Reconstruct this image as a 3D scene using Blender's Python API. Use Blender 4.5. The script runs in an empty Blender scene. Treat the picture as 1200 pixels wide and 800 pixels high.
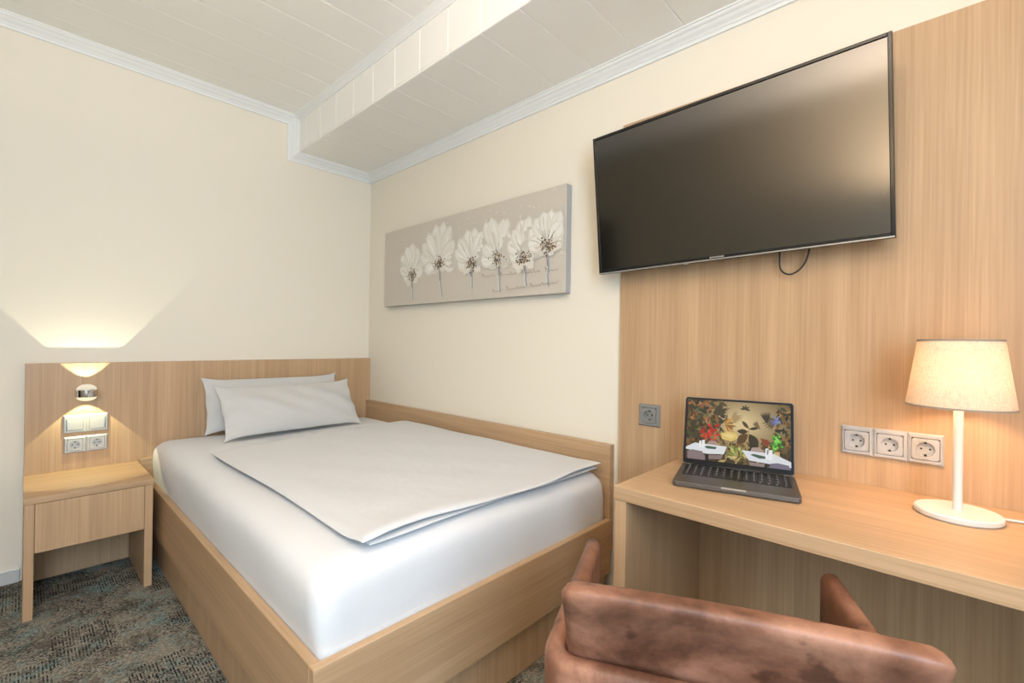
import bpy, bmesh, math, random
from mathutils import Vector, Matrix

random.seed(7)
S = bpy.context.scene
COL = S.collection

# ------------------------------------------------------------------ camera
CAM = Vector((-1.7922, -3.16, 1.1537))
F_PX, YAW, PITCH, ROLL = 540.84, 0.81698, 0.00168, 0.01482


def camera():
    F = Vector((math.sin(YAW) * math.cos(PITCH), math.cos(YAW) * math.cos(PITCH), math.sin(PITCH)))
    r = Vector((math.cos(YAW), -math.sin(YAW), 0))
    u = r.cross(F)
    r2 = r * math.cos(ROLL) + u * math.sin(ROLL)
    u2 = -r * math.sin(ROLL) + u * math.cos(ROLL)
    cd = bpy.data.cameras.new('camera')
    cd.sensor_width = 36
    cd.sensor_fit = 'HORIZONTAL'
    cd.lens = F_PX / 1200 * 36
    cd.clip_start = 0.02
    co = bpy.data.objects.new('camera', cd)
    COL.objects.link(co)
    co.matrix_world = Matrix(((r2.x, u2.x, -F.x, CAM.x), (r2.y, u2.y, -F.y, CAM.y), (r2.z, u2.z, -F.z, CAM.z), (0, 0, 0, 1)))
    S.camera = co


camera()

# ------------------------------------------------------------------ world, large lights, exposure
W = bpy.data.worlds.new('sky')
S.world = W
W.use_nodes = True
bg = W.node_tree.nodes['Background']
bg.inputs[0].default_value = (0.72, 0.85, 1.0, 1)
bg.inputs[1].default_value = 3.0

S.view_settings.view_transform = 'Standard'
S.view_settings.look = 'None'
S.view_settings.exposure = 0.0
S.view_settings.gamma = 1.0
S.view_settings.use_curve_mapping = False


def area(name, loc, rot, sx, sy, power, color, shape='RECTANGLE', spread=180):
    l = bpy.data.lights.new(name, 'AREA')
    l.shape = shape
    l.size = sx
    l.size_y = sy
    l.energy = power
    l.color = color
    l.spread = math.radians(spread)
    o = bpy.data.objects.new(name, l)
    COL.objects.link(o)
    o.location = loc
    o.rotation_euler = rot
    return o


# daylight entering through the window in the wall behind the camera
area('window_daylight', (-2.15, -4.11, 1.52), (math.radians(90), 0, 0), 0.95, 1.50, 61, (0.56, 0.78, 1.0))
# added fill behind the camera, bounced off the ceiling to brighten the room
UPL = (-2.36, -3.02, 1.75)
area('added_bounce_light', UPL, (math.pi, 0, 0), 0.26, 0.26, 65, (1.0, 0.77, 0.57), 'DISK')


# ------------------------------------------------------------------ material helpers
def srgb(r, g, b):
    def f(c):
        c /= 255.0
        return c / 12.92 if c <= 0.04045 else ((c + 0.055) / 1.055) ** 2.4
    return (f(r), f(g), f(b), 1)


def newmat(name):
    m = bpy.data.materials.new(name)
    m.use_nodes = True
    nt = m.node_tree
    return m, nt, nt.nodes['Principled BSDF']


def N(nt, t, **kw):
    n = nt.nodes.new(t)
    for k, v in kw.items():
        setattr(n, k, v)
    return n


def ramp(nt, stops):
    n = N(nt, 'ShaderNodeValToRGB')
    e = n.color_ramp.elements
    e[0].position, e[0].color = stops[0]
    e[1].position, e[1].color = stops[-1]
    for p, c in stops[1:-1]:
        x = e.new(p)
        x.color = c
    return n


def plain(name, col, rough=0.5, metal=0.0, bump=0.0, bscale=200, spec=0.5, coat=0.0):
    m, nt, b = newmat(name)
    b.inputs['Base Color'].default_value = col
    b.inputs['Roughness'].default_value = rough
    b.inputs['Metallic'].default_value = metal
    b.inputs['Specular IOR Level'].default_value = spec
    b.inputs['Coat Weight'].default_value = coat
    tc = N(nt, 'ShaderNodeTexCoord')
    nz = N(nt, 'ShaderNodeTexNoise')
    nz.inputs['Scale'].default_value = bscale
    nz.inputs['Detail'].default_value = 3
    nt.links.new(tc.outputs['Object'], nz.inputs['Vector'])
    if bump > 0:
        bp = N(nt, 'ShaderNodeBump')
        bp.inputs['Strength'].default_value = bump
        bp.inputs['Distance'].default_value = 0.002
        nt.links.new(nz.outputs['Fac'], bp.inputs['Height'])
        nt.links.new(bp.outputs['Normal'], b.inputs['Normal'])
    else:
        mr = N(nt, 'ShaderNodeMapRange')
        mr.inputs['To Min'].default_value = max(0.0, rough - 0.03)
        mr.inputs['To Max'].default_value = min(1.0, rough + 0.03)
        nt.links.new(nz.outputs['Fac'], mr.inputs['Value'])
        nt.links.new(mr.outputs['Result'], b.inputs['Roughness'])
    return m


def wood(name, axis, light=(0.62, 0.415, 0.243, 1), dark=(0.44, 0.278, 0.150, 1), rough=0.42):
    m, nt, b = newmat(name)
    tc = N(nt, 'ShaderNodeTexCoord')

    def streak(across, along, detail, off):
        mp = N(nt, 'ShaderNodeMapping')
        sc = [across] * 3
        sc['xyz'.index(axis)] = along
        mp.inputs['Scale'].default_value = sc
        mp.inputs['Location'].default_value = (off, off * 1.7, off * 0.6)
        nt.links.new(tc.outputs['Object'], mp.inputs['Vector'])
        nz = N(nt, 'ShaderNodeTexNoise')
        nz.inputs['Scale'].default_value = 1.0
        nz.inputs['Detail'].default_value = detail
        nz.inputs['Roughness'].default_value = 0.65
        nt.links.new(mp.outputs['Vector'], nz.inputs['Vector'])
        return nz
    fine = streak(150, 2.2, 4, 3.1)
    broad = streak(22, 0.7, 3, 7.7)
    mix = N(nt, 'ShaderNodeMix', data_type='FLOAT')
    mix.inputs[0].default_value = 0.5
    nt.links.new(fine.outputs['Fac'], mix.inputs[2])
    nt.links.new(broad.outputs['Fac'], mix.inputs[3])
    cr = ramp(nt, [(0.34, dark), (0.52, tuple((a + c) / 2 for a, c in zip(light, dark))), (0.68, light)])
    nt.links.new(mix.outputs[0], cr.inputs['Fac'])
    nt.links.new(cr.outputs['Color'], b.inputs['Base Color'])
    b.inputs['Roughness'].default_value = rough
    bp = N(nt, 'ShaderNodeBump')
    bp.inputs['Strength'].default_value = 0.12
    bp.inputs['Distance'].default_value = 0.001
    nt.links.new(fine.outputs['Fac'], bp.inputs['Height'])
    nt.links.new(bp.outputs['Normal'], b.inputs['Normal'])
    return m


def leather():
    m, nt, b = newmat('brown_suede_leather')
    tc = N(nt, 'ShaderNodeTexCoord')
    n1 = N(nt, 'ShaderNodeTexNoise')
    n1.inputs['Scale'].default_value = 7
    n1.inputs['Detail'].default_value = 9
    n1.inputs['Roughness'].default_value = 0.66
    n1.inputs['Distortion'].default_value = 0.25
    nt.links.new(tc.outputs['Object'], n1.inputs['Vector'])
    n3 = N(nt, 'ShaderNodeTexNoise')
    n3.inputs['Scale'].default_value = 16
    n3.inputs['Detail'].default_value = 5
    nt.links.new(tc.outputs['Object'], n3.inputs['Vector'])
    cr = ramp(nt, [(0.35, (0.105, 0.043, 0.024, 1)), (0.50, (0.235, 0.102, 0.060, 1)), (0.64, (0.38, 0.185, 0.115, 1))])
    nt.links.new(n1.outputs['Fac'], cr.inputs['Fac'])
    pt_ = N(nt, 'ShaderNodeMapRange')
    pt_.inputs['From Min'].default_value = 0.60
    pt_.inputs['From Max'].default_value = 0.68
    pt_.inputs['To Max'].default_value = 0.7
    nt.links.new(n3.outputs['Fac'], pt_.inputs['Value'])
    mxl = N(nt, 'ShaderNodeMix', data_type='RGBA')
    nt.links.new(pt_.outputs['Result'], mxl.inputs[0])
    nt.links.new(cr.outputs['Color'], mxl.inputs[6])
    mxl.inputs[7].default_value = (0.058, 0.023, 0.013, 1)
    nt.links.new(mxl.outputs[2], b.inputs['Base Color'])
    mr = N(nt, 'ShaderNodeMapRange')
    mr.inputs['To Min'].default_value = 0.30
    mr.inputs['To Max'].default_value = 0.58
    nt.links.new(n1.outputs['Fac'], mr.inputs['Value'])
    nt.links.new(mr.outputs['Result'], b.inputs['Roughness'])
    n2 = N(nt, 'ShaderNodeTexNoise')
    n2.inputs['Scale'].default_value = 70
    n2.inputs['Detail'].default_value = 5
    nt.links.new(tc.outputs['Object'], n2.inputs['Vector'])
    bp = N(nt, 'ShaderNodeBump')
    bp.inputs['Strength'].default_value = 0.25
    bp.inputs['Distance'].default_value = 0.002
    nt.links.new(n2.outputs['Fac'], bp.inputs['Height'])
    nt.links.new(bp.outputs['Normal'], b.inputs['Normal'])
    b.inputs['Specular IOR Level'].default_value = 0.4
    return m


def carpet():
    m, nt, b = newmat('patterned_carpet')
    L = nt.links.new
    tc = N(nt, 'ShaderNodeTexCoord')

    def noise(scale, detail, vec=None, loc=(0, 0, 0), sc=(1, 1, 1), rough=0.6):
        mp = N(nt, 'ShaderNodeMapping')
        mp.inputs['Scale'].default_value = sc
        mp.inputs['Location'].default_value = loc
        L(tc.outputs['Object'] if vec is None else vec, mp.inputs['Vector'])
        nz = N(nt, 'ShaderNodeTexNoise')
        nz.inputs['Scale'].default_value = scale
        nz.inputs['Detail'].default_value = detail
        nz.inputs['Roughness'].default_value = rough
        L(mp.outputs['Vector'], nz.inputs['Vector'])
        return nz.outputs['Fac']

    def math_(op, a, bb, c=None):
        n = N(nt, 'ShaderNodeMath', operation=op)
        for i, v in enumerate((a, bb, c)):
            if v is None:
                continue
            if hasattr(v, 'links'):
                L(v, n.inputs[i])
            else:
                n.inputs[i].default_value = v
        return n.outputs[0]

    def maprange(v, a, bb, c=0.0, d=1.0):
        n = N(nt, 'ShaderNodeMapRange')
        n.inputs['From Min'].default_value = a
        n.inputs['From Max'].default_value = bb
        n.inputs['To Min'].default_value = c
        n.inputs['To Max'].default_value = d
        L(v, n.inputs['Value'])
        return n.outputs['Result']

    def mixc(f, c1, c2):
        n = N(nt, 'ShaderNodeMix', data_type='RGBA')
        L(f, n.inputs[0])
        for i, c in ((6, c1), (7, c2)):
            if hasattr(c, 'links'):
                L(c, n.inputs[i])
            else:
                n.inputs[i].default_value = c
        return n.outputs[2]
    beige = (0.37, 0.335, 0.27, 1)
    teal = (0.26, 0.36, 0.34, 1)
    brown = (0.15, 0.122, 0.094, 1)
    dark = (0.022, 0.024, 0.026, 1)
    blotch = maprange(noise(7.5, 8, rough=0.78), 0.49, 0.60)
    base = mixc(blotch, beige, teal)
    patchy = maprange(noise(9.0, 8, loc=(4, 9, 1), rough=0.78), 0.48, 0.58, 0, 0.8)
    base = mixc(patchy, base, brown)
    # woven speckle
    sp = maprange(noise(150, 2, sc=(0.6, 1, 1), rough=0.9), 0.47, 0.53)
    spm = maprange(noise(6.0, 3, loc=(1, 2, 7)), 0.40, 0.58, 0.50, 0.98)
    base = mixc(math_('MULTIPLY', sp, spm), base, dark)
    # ribbed rectangles
    sep = N(nt, 'ShaderNodeSeparateXYZ')
    L(tc.outputs['Object'], sep.inputs[0])
    cx = math_('FLOOR', math_('MULTIPLY', sep.outputs[0], 1 / 0.17), 0.0)
    cy = math_('FLOOR', math_('MULTIPLY', math_('ADD', sep.outputs[1], math_('MULTIPLY', cx, 0.071)), 1 / 0.125), 0.0)
    cmb = N(nt, 'ShaderNodeCombineXYZ')
    L(cx, cmb.inputs[0])
    L(cy, cmb.inputs[1])
    wn = N(nt, 'ShaderNodeTexWhiteNoise')
    L(cmb.outputs[0], wn.inputs['Vector'])
    sel = math_('GREATER_THAN', wn.outputs['Value'], 0.70)
    st = math_('SINE', math_('MULTIPLY', sep.outputs[0], 2 * math.pi / 0.0095), 0.0)
    st = maprange(st, -0.1, 0.35)
    brk = maprange(noise(45, 3, loc=(3, 3, 3)), 0.44, 0.56)
    stripe = math_('MULTIPLY', math_('MULTIPLY', sel, st), brk)
    base = mixc(stripe, base, dark)
    L(base, b.inputs['Base Color'])
    b.inputs['Roughness'].default_value = 0.95
    b.inputs['Specular IOR Level'].default_value = 0.1
    bp = N(nt, 'ShaderNodeBump')
    bp.inputs['Strength'].default_value = 0.5
    bp.inputs['Distance'].default_value = 0.004
    L(noise(260, 2), bp.inputs['Height'])
    L(bp.outputs['Normal'], b.inputs['Normal'])
    return m


def cloth(name, col, rough=0.85, weave=900):
    m, nt, b = newmat(name)
    b.inputs['Base Color'].default_value = col
    b.inputs['Roughness'].default_value = rough
    b.inputs['Specular IOR Level'].default_value = 0.2
    b.inputs['Sheen Weight'].default_value = 0.1
    tc = N(nt, 'ShaderNodeTexCoord')
    n1 = N(nt, 'ShaderNodeTexNoise')
    n1.inputs['Scale'].default_value = 7
    n1.inputs['Detail'].default_value = 4
    nt.links.new(tc.outputs['Object'], n1.inputs['Vector'])
    bp = N(nt, 'ShaderNodeBump')
    bp.inputs['Strength'].default_value = 0.25
    bp.inputs['Distance'].default_value = 0.02
    nt.links.new(n1.outputs['Fac'], bp.inputs['Height'])
    n2 = N(nt, 'ShaderNodeTexNoise')
    n2.inputs['Scale'].default_value = weave
    nt.links.new(tc.outputs['Object'], n2.inputs['Vector'])
    b2 = N(nt, 'ShaderNodeBump')
    b2.inputs['Strength'].default_value = 0.12
    b2.inputs['Distance'].default_value = 0.001
    nt.links.new(n2.outputs['Fac'], b2.inputs['Height'])
    nt.links.new(bp.outputs['Normal'], b2.inputs['Normal'])
    nt.links.new(b2.outputs['Normal'], b.inputs['Normal'])
    return m


def emit(name, col, strength, trans=0.0):
    m = bpy.data.materials.new(name)
    m.use_nodes = True
    nt = m.node_tree
    nt.nodes.clear()
    o = N(nt, 'ShaderNodeOutputMaterial')
    e = N(nt, 'ShaderNodeEmission')
    e.inputs[0].default_value = col
    e.inputs[1].default_value = strength
    if trans > 0:
        t = N(nt, 'ShaderNodeBsdfTransparent')
        mx = N(nt, 'ShaderNodeMixShader')
        mx.inputs[0].default_value = trans
        nt.links.new(e.outputs[0], mx.inputs[1])
        nt.links.new(t.outputs[0], mx.inputs[2])
        nt.links.new(mx.outputs[0], o.inputs[0])
    else:
        nt.links.new(e.outputs[0], o.inputs[0])
    return m


def colour_attr(name, emissive=0.0, rough=0.8):
    m, nt, b = newmat(name)
    a = N(nt, 'ShaderNodeAttribute')
    a.attribute_name = 'Col'
    if emissive > 0:
        b.inputs['Base Color'].default_value = (0.01, 0.01, 0.01, 1)
        b.inputs['Roughness'].default_value = 0.25
        nt.links.new(a.outputs['Color'], b.inputs['Emission Color'])
        b.inputs['Emission Strength'].default_value = emissive
    else:
        nt.links.new(a.outputs['Color'], b.inputs['Base Color'])
        b.inputs['Roughness'].default_value = rough
        tc = N(nt, 'ShaderNodeTexCoord')
        nz = N(nt, 'ShaderNodeTexNoise')
        nz.inputs['Scale'].default_value = 90
        nz.inputs['Detail'].default_value = 4
        nt.links.new(tc.outputs['Object'], nz.inputs['Vector'])
        bp = N(nt, 'ShaderNodeBump')
        bp.inputs['Strength'].default_value = 0.4
        bp.inputs['Distance'].default_value = 0.003
        nt.links.new(nz.outputs['Fac'], bp.inputs['Height'])
        nt.links.new(bp.outputs['Normal'], b.inputs['Normal'])
    return m


def shade_fabric():
    m = bpy.data.materials.new('lamp_shade_linen')
    m.use_nodes = True
    nt = m.node_tree
    nt.nodes.clear()
    L = nt.links.new
    o = N(nt, 'ShaderNodeOutputMaterial')
    d = N(nt, 'ShaderNodeBsdfDiffuse')
    t = N(nt, 'ShaderNodeBsdfTranslucent')
    mx = N(nt, 'ShaderNodeMixShader')
    mx.inputs[0].default_value = 0.27
    tc = N(nt, 'ShaderNodeTexCoord')
    cols = []
    for sc in ((60, 60, 900), (500, 500, 40)):
        mp = N(nt, 'ShaderNodeMapping')
        mp.inputs['Scale'].default_value = sc
        L(tc.outputs['Object'], mp.inputs['Vector'])
        nz = N(nt, 'ShaderNodeTexNoise')
        nz.inputs['Scale'].default_value = 1
        nz.inputs['Detail'].default_value = 2
        L(mp.outputs['Vector'], nz.inputs['Vector'])
        cols.append(nz.outputs['Fac'])
    ad = N(nt, 'ShaderNodeMath', operation='ADD')
    L(cols[0], ad.inputs[0])
    L(cols[1], ad.inputs[1])
    cr = ramp(nt, [(0.35, (0.66, 0.57, 0.45, 1)), (0.65, (0.86, 0.77, 0.64, 1))])
    hv = N(nt, 'ShaderNodeMath', operation='MULTIPLY')
    hv.inputs[1].default_value = 0.5
    L(ad.outputs[0], hv.inputs[0])
    L(hv.outputs[0], cr.inputs['Fac'])
    L(cr.outputs['Color'], d.inputs['Color'])
    L(cr.outputs['Color'], t.inputs['Color'])
    L(d.outputs[0], mx.inputs[1])
    L(t.outputs[0], mx.inputs[2])
    L(mx.outputs[0], o.inputs[0])
    return m


M = dict(
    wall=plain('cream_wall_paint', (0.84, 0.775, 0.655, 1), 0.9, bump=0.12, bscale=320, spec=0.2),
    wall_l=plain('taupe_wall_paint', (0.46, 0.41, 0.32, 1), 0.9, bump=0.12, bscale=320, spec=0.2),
    ceil=plain('white_ceiling_panel', (0.88, 0.865, 0.82, 1), 0.55, bump=0.05, bscale=60),
    trim=plain('white_moulding_paint', (0.82, 0.825, 0.81, 1), 0.5),
    skirt=plain('grey_skirting', (0.62, 0.62, 0.61, 1), 0.6),
    wz=wood('oak_laminate_vertical', 'z'),
    wx=wood('oak_laminate_along_x', 'x'),
    wy=wood('oak_laminate_along_y', 'y'),
    floor=carpet(),
    sheet=cloth('white_cotton_sheet', (0.755, 0.757, 0.765, 1)),
    duvet=cloth('pale_grey_duvet_cotton', (0.685, 0.688, 0.695, 1)),
    pillow=cloth('pale_grey_pillow_cotton', (0.62, 0.605, 0.585, 1)),
    leather=leather(),
    black=plain('black_plastic_gloss', (0.012, 0.012, 0.012, 1), 0.18),
    lidblack=plain('laptop_border_glass', (0.008, 0.009, 0.012, 1), 0.25, spec=0.12),
    blackmatt=plain('black_plastic_matt', (0.02, 0.02, 0.02, 1), 0.5),
    screen=plain('tv_screen_glass', (0.006, 0.0055, 0.004, 1), 0.13),
    silver=plain('silver_plastic_strip', (0.55, 0.55, 0.54, 1), 0.3, metal=0.8),
    chrome=plain('brushed_nickel', (0.72, 0.71, 0.68, 1), 0.16, metal=1.0),
    grey_al=plain('space_grey_aluminium', (0.17, 0.163, 0.16, 1), 0.38, metal=0.75),
    key=plain('black_keycap', (0.012, 0.012, 0.014, 1), 0.45),
    keymark=plain('white_key_print', (0.6, 0.6, 0.6, 1), 0.6),
    socket=plain('silver_socket_plastic', (0.52, 0.515, 0.51, 1), 0.35, metal=0.25),
    greysock=plain('grey_socket_plastic', (0.24, 0.235, 0.22, 1), 0.42),
    dark=plain('dark_hole', (0.015, 0.015, 0.015, 1), 0.7),
    led=plain('pale_blue_marker', (0.25, 0.36, 0.42, 1), 0.4),
    white=plain('white_lamp_enamel', (0.74, 0.72, 0.69, 1), 0.35),
    shade=shade_fabric(),
    shade_rim=plain('grey_shade_binding', (0.34, 0.29, 0.23, 1), 0.8),
    canvas=plain('taupe_canvas', (0.60, 0.545, 0.465, 1), 0.85, bump=0.3, bscale=700),
    canvas_side=plain('grey_canvas_edge', (0.40, 0.40, 0.40, 1), 0.8, bump=0.2, bscale=700),
    paint=colour_attr('impasto_paint'),
    display=colour_attr('laptop_display', emissive=0.85),
    lens_up=emit('lens_up_glow', (1.0, 0.93, 0.74, 1), 1.1, 0.55),
    lens_dn=emit('lens_down_glow', (1.0, 0.90, 0.62, 1), 1.4, 0.55),
    darkdoor=plain('dark_stained_door', (0.018, 0.014, 0.011, 1), 0.5),
    pane=emit('window_glass', (0.80, 0.90, 1.0, 1), 2.0, 0.9),
    legwood=plain('dark_walnut_leg', (0.06, 0.035, 0.02, 1), 0.45),
)


M['screen'].node_tree.nodes['Principled BSDF'].inputs['IOR'].default_value = 2.15
M['display'].node_tree.nodes['Principled BSDF'].inputs['Specular IOR Level'].default_value = 0.12


# ------------------------------------------------------------------ mesh helpers
def link(name, me, mat, parent=None):
    o = bpy.data.objects.new(name, me)
    COL.objects.link(o)
    if mat is not None and len(me.materials) == 0:
        me.materials.append(mat)
    if parent is not None:
        o.parent = parent
    return o


def from_bm(name, bm, mat, parent=None, smooth=False, recalc=True):
    if recalc:
        bmesh.ops.recalc_face_normals(bm, faces=bm.faces[:])
    me = bpy.data.meshes.new(name)
    bm.to_mesh(me)
    bm.free()
    if smooth:
        me.polygons.foreach_set('use_smooth', [True] * len(me.polygons))
    return link(name, me, mat, parent)


def from_data(name, v, f, mat, parent=None, smooth=False):
    me = bpy.data.meshes.new(name)
    me.from_pydata([tuple(p) for p in v], [], f)
    bm = bmesh.new()
    bm.from_mesh(me)
    bmesh.ops.recalc_face_normals(bm, faces=bm.faces[:])
    bm.to_mesh(me)
    bm.free()
    if smooth:
        me.polygons.foreach_set('use_smooth', [True] * len(me.polygons))
    return link(name, me, mat, parent)


def add_box(bm, lo, hi, bevel=0.0, seg=1):
    x0, y0, z0 = lo
    x1, y1, z1 = hi
    vs = [bm.verts.new(p) for p in ((x0, y0, z0), (x1, y0, z0), (x1, y1, z0), (x0, y1, z0), (x0, y0, z1), (x1, y0, z1), (x1, y1, z1), (x0, y1, z1))]
    fs = [bm.faces.new([vs[i] for i in q]) for q in ((0, 3, 2, 1), (4, 5, 6, 7), (0, 1, 5, 4), (1, 2, 6, 5), (2, 3, 7, 6), (3, 0, 4, 7))]
    if bevel > 0:
        es = list({e for f in fs for e in f.edges})
        bmesh.ops.bevel(bm, geom=es, offset=bevel, segments=seg, affect='EDGES', profile=0.5)
    return vs


def box(name, lo, hi, mat, parent=None, bevel=0.0015, seg=1, smooth=False):
    lo, hi = [min(a, b) for a, b in zip(lo, hi)], [max(a, b) for a, b in zip(lo, hi)]
    bm = bmesh.new()
    add_box(bm, lo, hi, bevel, seg)
    return from_bm(name, bm, mat, parent, smooth)


def lathe(name, prof, mat, parent=None, seg=48, centre=(0, 0, 0), closed=False, smooth=True):
    """prof: list of (r, z). r==0 ends are capped by a point."""
    v, f, rings = [], [], []
    for r, z in prof:
        if r < 1e-6:
            rings.append([len(v)])
            v.append((centre[0], centre[1], centre[2] + z))
        else:
            ring = []
            for i in range(seg):
                a = 2 * math.pi * i / seg
                ring.append(len(v))
                v.append((centre[0] + r * math.cos(a), centre[1] + r * math.sin(a), centre[2] + z))
            rings.append(ring)
    pairs = list(zip(rings[:-1], rings[1:]))
    if closed:
        pairs.append((rings[-1], rings[0]))
    for a, b in pairs:
        for i in range(seg):
            j = (i + 1) % seg
            if len(a) == 1 and len(b) == 1:
                continue
            if len(a) == 1:
                f.append((a[0], b[i], b[j]))
            elif len(b) == 1:
                f.append((a[i], a[j], b[0]))
            else:
                f.append((a[i], a[j], b[j], b[i]))
    o = from_data(name, v, f, mat, parent, smooth)
    if smooth:
        sharp(o.data, 40)
    return o


def sharp(me, deg):
    bm = bmesh.new()
    bm.from_mesh(me)
    lim = math.radians(deg)
    for e in bm.edges:
        if len(e.link_faces) == 2 and e.calc_face_angle(0) > lim:
            e.smooth = False
    bm.to_mesh(me)
    bm.free()


def tube(name, pts, r, mat, parent=None, seg=10):
    """round tube through a list of points (densified by Catmull-Rom)"""
    P = [Vector(p) for p in pts]
    if len(P) > 2:
        Q = []
        E = [P[0]] + P + [P[-1]]
        for i in range(1, len(E) - 2):
            for k in range(8):
                t = k / 8
                a, b, c, d = E[i - 1], E[i], E[i + 1], E[i + 2]
                Q.append(0.5 * ((2 * b) + (c - a) * t + (2 * a - 5 * b + 4 * c - d) * t * t + (3 * b - a - 3 * c + d) * t ** 3))
        Q.append(P[-1])
        P = Q
    v, f = [], []
    up = Vector((0.13, 0.21, 0.97))
    for i, p in enumerate(P):
        t = (P[min(i + 1, len(P) - 1)] - P[max(i - 1, 0)]).normalized()
        n = t.cross(up)
        if n.length < 1e-3:
            n = t.cross(Vector((1, 0, 0)))
        n.normalize()
        bb = t.cross(n)
        for k in range(seg):
            a = 2 * math.pi * k / seg
            v.append(p + n * r * math.cos(a) + bb * r * math.sin(a))
    for i in range(len(P) - 1):
        for k in range(seg):
            j = (k + 1) % seg
            f.append((i * seg + k, i * seg + j, (i + 1) * seg + j, (i + 1) * seg + k))
    f.append(tuple(range(seg)))
    f.append(tuple(range((len(P) - 1) * seg, len(P) * seg)))
    return from_data(name, v, f, mat, parent, True)


def empty(name, loc=(0, 0, 0), rz=0.0):
    o = bpy.data.objects.new(name, None)
    o.empty_display_size = 0.05
    COL.objects.link(o)
    o.location = loc
    o.rotation_euler = (0, 0, rz)
    return o


def tag(o, label, cat, group=None, kind=None):
    o['label'] = label
    o['category'] = cat
    if group:
        o['group'] = group
    if kind:
        o['kind'] = kind
    return o


def struct(o):
    o['kind'] = 'structure'
    return o


def rounded_block(name, lo, hi, radius, mat, parent=None, n=(28, 40, 12), warp=None):
    """box whose surface points are pulled to a rounding radius; radius may depend on height fraction"""
    lo, hi = Vector(lo), Vector(hi)
    v, f, idx = [], [], {}

    def key(i, j, k):
        if (i, j, k) not in idx:
            p = Vector((lo.x + (hi.x - lo.x) * i / n[0], lo.y + (hi.y - lo.y) * j / n[1], lo.z + (hi.z - lo.z) * k / n[2]))
            r = radius(k / n[2]) if callable(radius) else radius
            rz = radius(1.0) if callable(radius) else radius
            q = Vector((min(max(p.x, lo.x + r), hi.x - r), min(max(p.y, lo.y + r), hi.y - r), p.z))
            if callable(radius):
                q.z = min(p.z, hi.z - rz)
            else:
                q.z = min(max(p.z, lo.z + r), hi.z - r)
            d = p - q
            if d.length > 1e-9:
                # use an ellipsoid-ish rounding: horizontal radius r, vertical radius rz
                e = Vector((d.x / r if r else 0, d.y / r if r else 0, d.z / rz if rz else 0))
                m_ = max(abs(e.x), abs(e.y), abs(e.z))
                L_ = e.length
                e = e * (m_ / L_)
                d = Vector((e.x * r, e.y * r, e.z * rz))
                p = q + d
            if warp:
                p = warp(p)
            idx[(i, j, k)] = len(v)
            v.append(p)
        return idx[(i, j, k)]
    for i in range(n[0]):
        for j in range(n[1]):
            for k in (0, n[2]):
                f.append((key(i, j, k), key(i + 1, j, k), key(i + 1, j + 1, k), key(i, j + 1, k)))
    for i in range(n[0]):
        for k in range(n[2]):
            for j in (0, n[1]):
                f.append((key(i, j, k), key(i + 1, j, k), key(i + 1, j, k + 1), key(i, j, k + 1)))
    for j in range(n[1]):
        for k in range(n[2]):
            for i in (0, n[0]):
                f.append((key(i, j, k), key(i, j + 1, k), key(i, j + 1, k + 1), key(i, j, k + 1)))
    return from_data(name, v, f, mat, parent, True)


# ------------------------------------------------------------------ room shell
XL, YF, ZC, ZS, XS = -2.75, -4.15, 2.618, 2.382, -0.552
T = 0.12
tag(struct(box('floor', (XL - T, YF - T, -0.1), (T, T, 0), M['floor'], bevel=0)), 'grey, teal and brown patterned carpet floor', 'floor')
tag(struct(box('wall_back', (XL - T, 0, 0), (T, T, 2.8), M['wall'], bevel=0)), 'cream painted wall behind the headboard', 'wall')
tag(struct(box('wall_right', (0, YF - T, 0), (T, 0, 2.8), M['wall'], bevel=0)), 'cream painted wall with the picture and television', 'wall')
# left wall with a dark doorway near the back corner
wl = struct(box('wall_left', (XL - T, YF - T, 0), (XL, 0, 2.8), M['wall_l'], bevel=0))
tag(wl, 'taupe painted wall facing the desk', 'wall')
# front wall with the window opening
WX0, WX1, WZ0, WZ1 = -2.62, -1.67, 0.77, 2.27
wf = struct(empty('wall_front', (0, YF, 0)))
tag(wf, 'cream painted wall with the window', 'wall')
for lo, hi in (((XL - T, -T, 0), (WX0, 0, 2.8)), ((WX1, -T, 0), (T, 0, 2.8)), ((WX0, -T, 0), (WX1, 0, WZ0)), ((WX0, -T, WZ1), (WX1, 0, 2.8))):
    box('wall_section', lo, hi, M['wall'], wf, bevel=0)
win = struct(empty('window_1', ((WX0 + WX1) / 2, YF - 0.06, WZ0)))
tag(win, 'white framed window in the wall opposite the headboard', 'window')
ww, wh = (WX1 - WX0) / 2, WZ1 - WZ0
for lo, hi in (((-ww, -0.03, 0), (-ww + 0.06, 0.03, wh)), ((ww - 0.06, -0.03, 0), (ww, 0.03, wh)), ((-ww + 0.06, -0.03, 0), (ww - 0.06, 0.03, 0.06)), ((-ww + 0.06, -0.03, wh - 0.06), (ww - 0.06, 0.03, wh)), ((-0.035, -0.03, 0.06), (0.035, 0.03, wh - 0.06))):
    box('window_frame', lo, hi, M['trim'], win, bevel=0.004)
for s in (-1, 1):
    x0, x1 = sorted((s * 0.035, s * (ww - 0.06)))
    box('pane', (x0, -0.004, 0.06), (x1, 0.004, wh - 0.06), M['pane'], win, bevel=0)
box('window_sill', (-ww - 0.03, 0.062, -0.03), (ww + 0.03, 0.14, 0), M['trim'], win, bevel=0.004)
dr = struct(empty('door_1', (XL, -0.36, 0)))
tag(dr, 'dark stained door in the wall facing the desk', 'door')
box('door_leaf', (0.002, -0.30, 0), (0.03, 0.34, 2.0), M['darkdoor'], dr)
box('door_handle', (0.03, -0.24, 0.98), (0.075, -0.12, 1.0), M['chrome'], dr)

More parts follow.
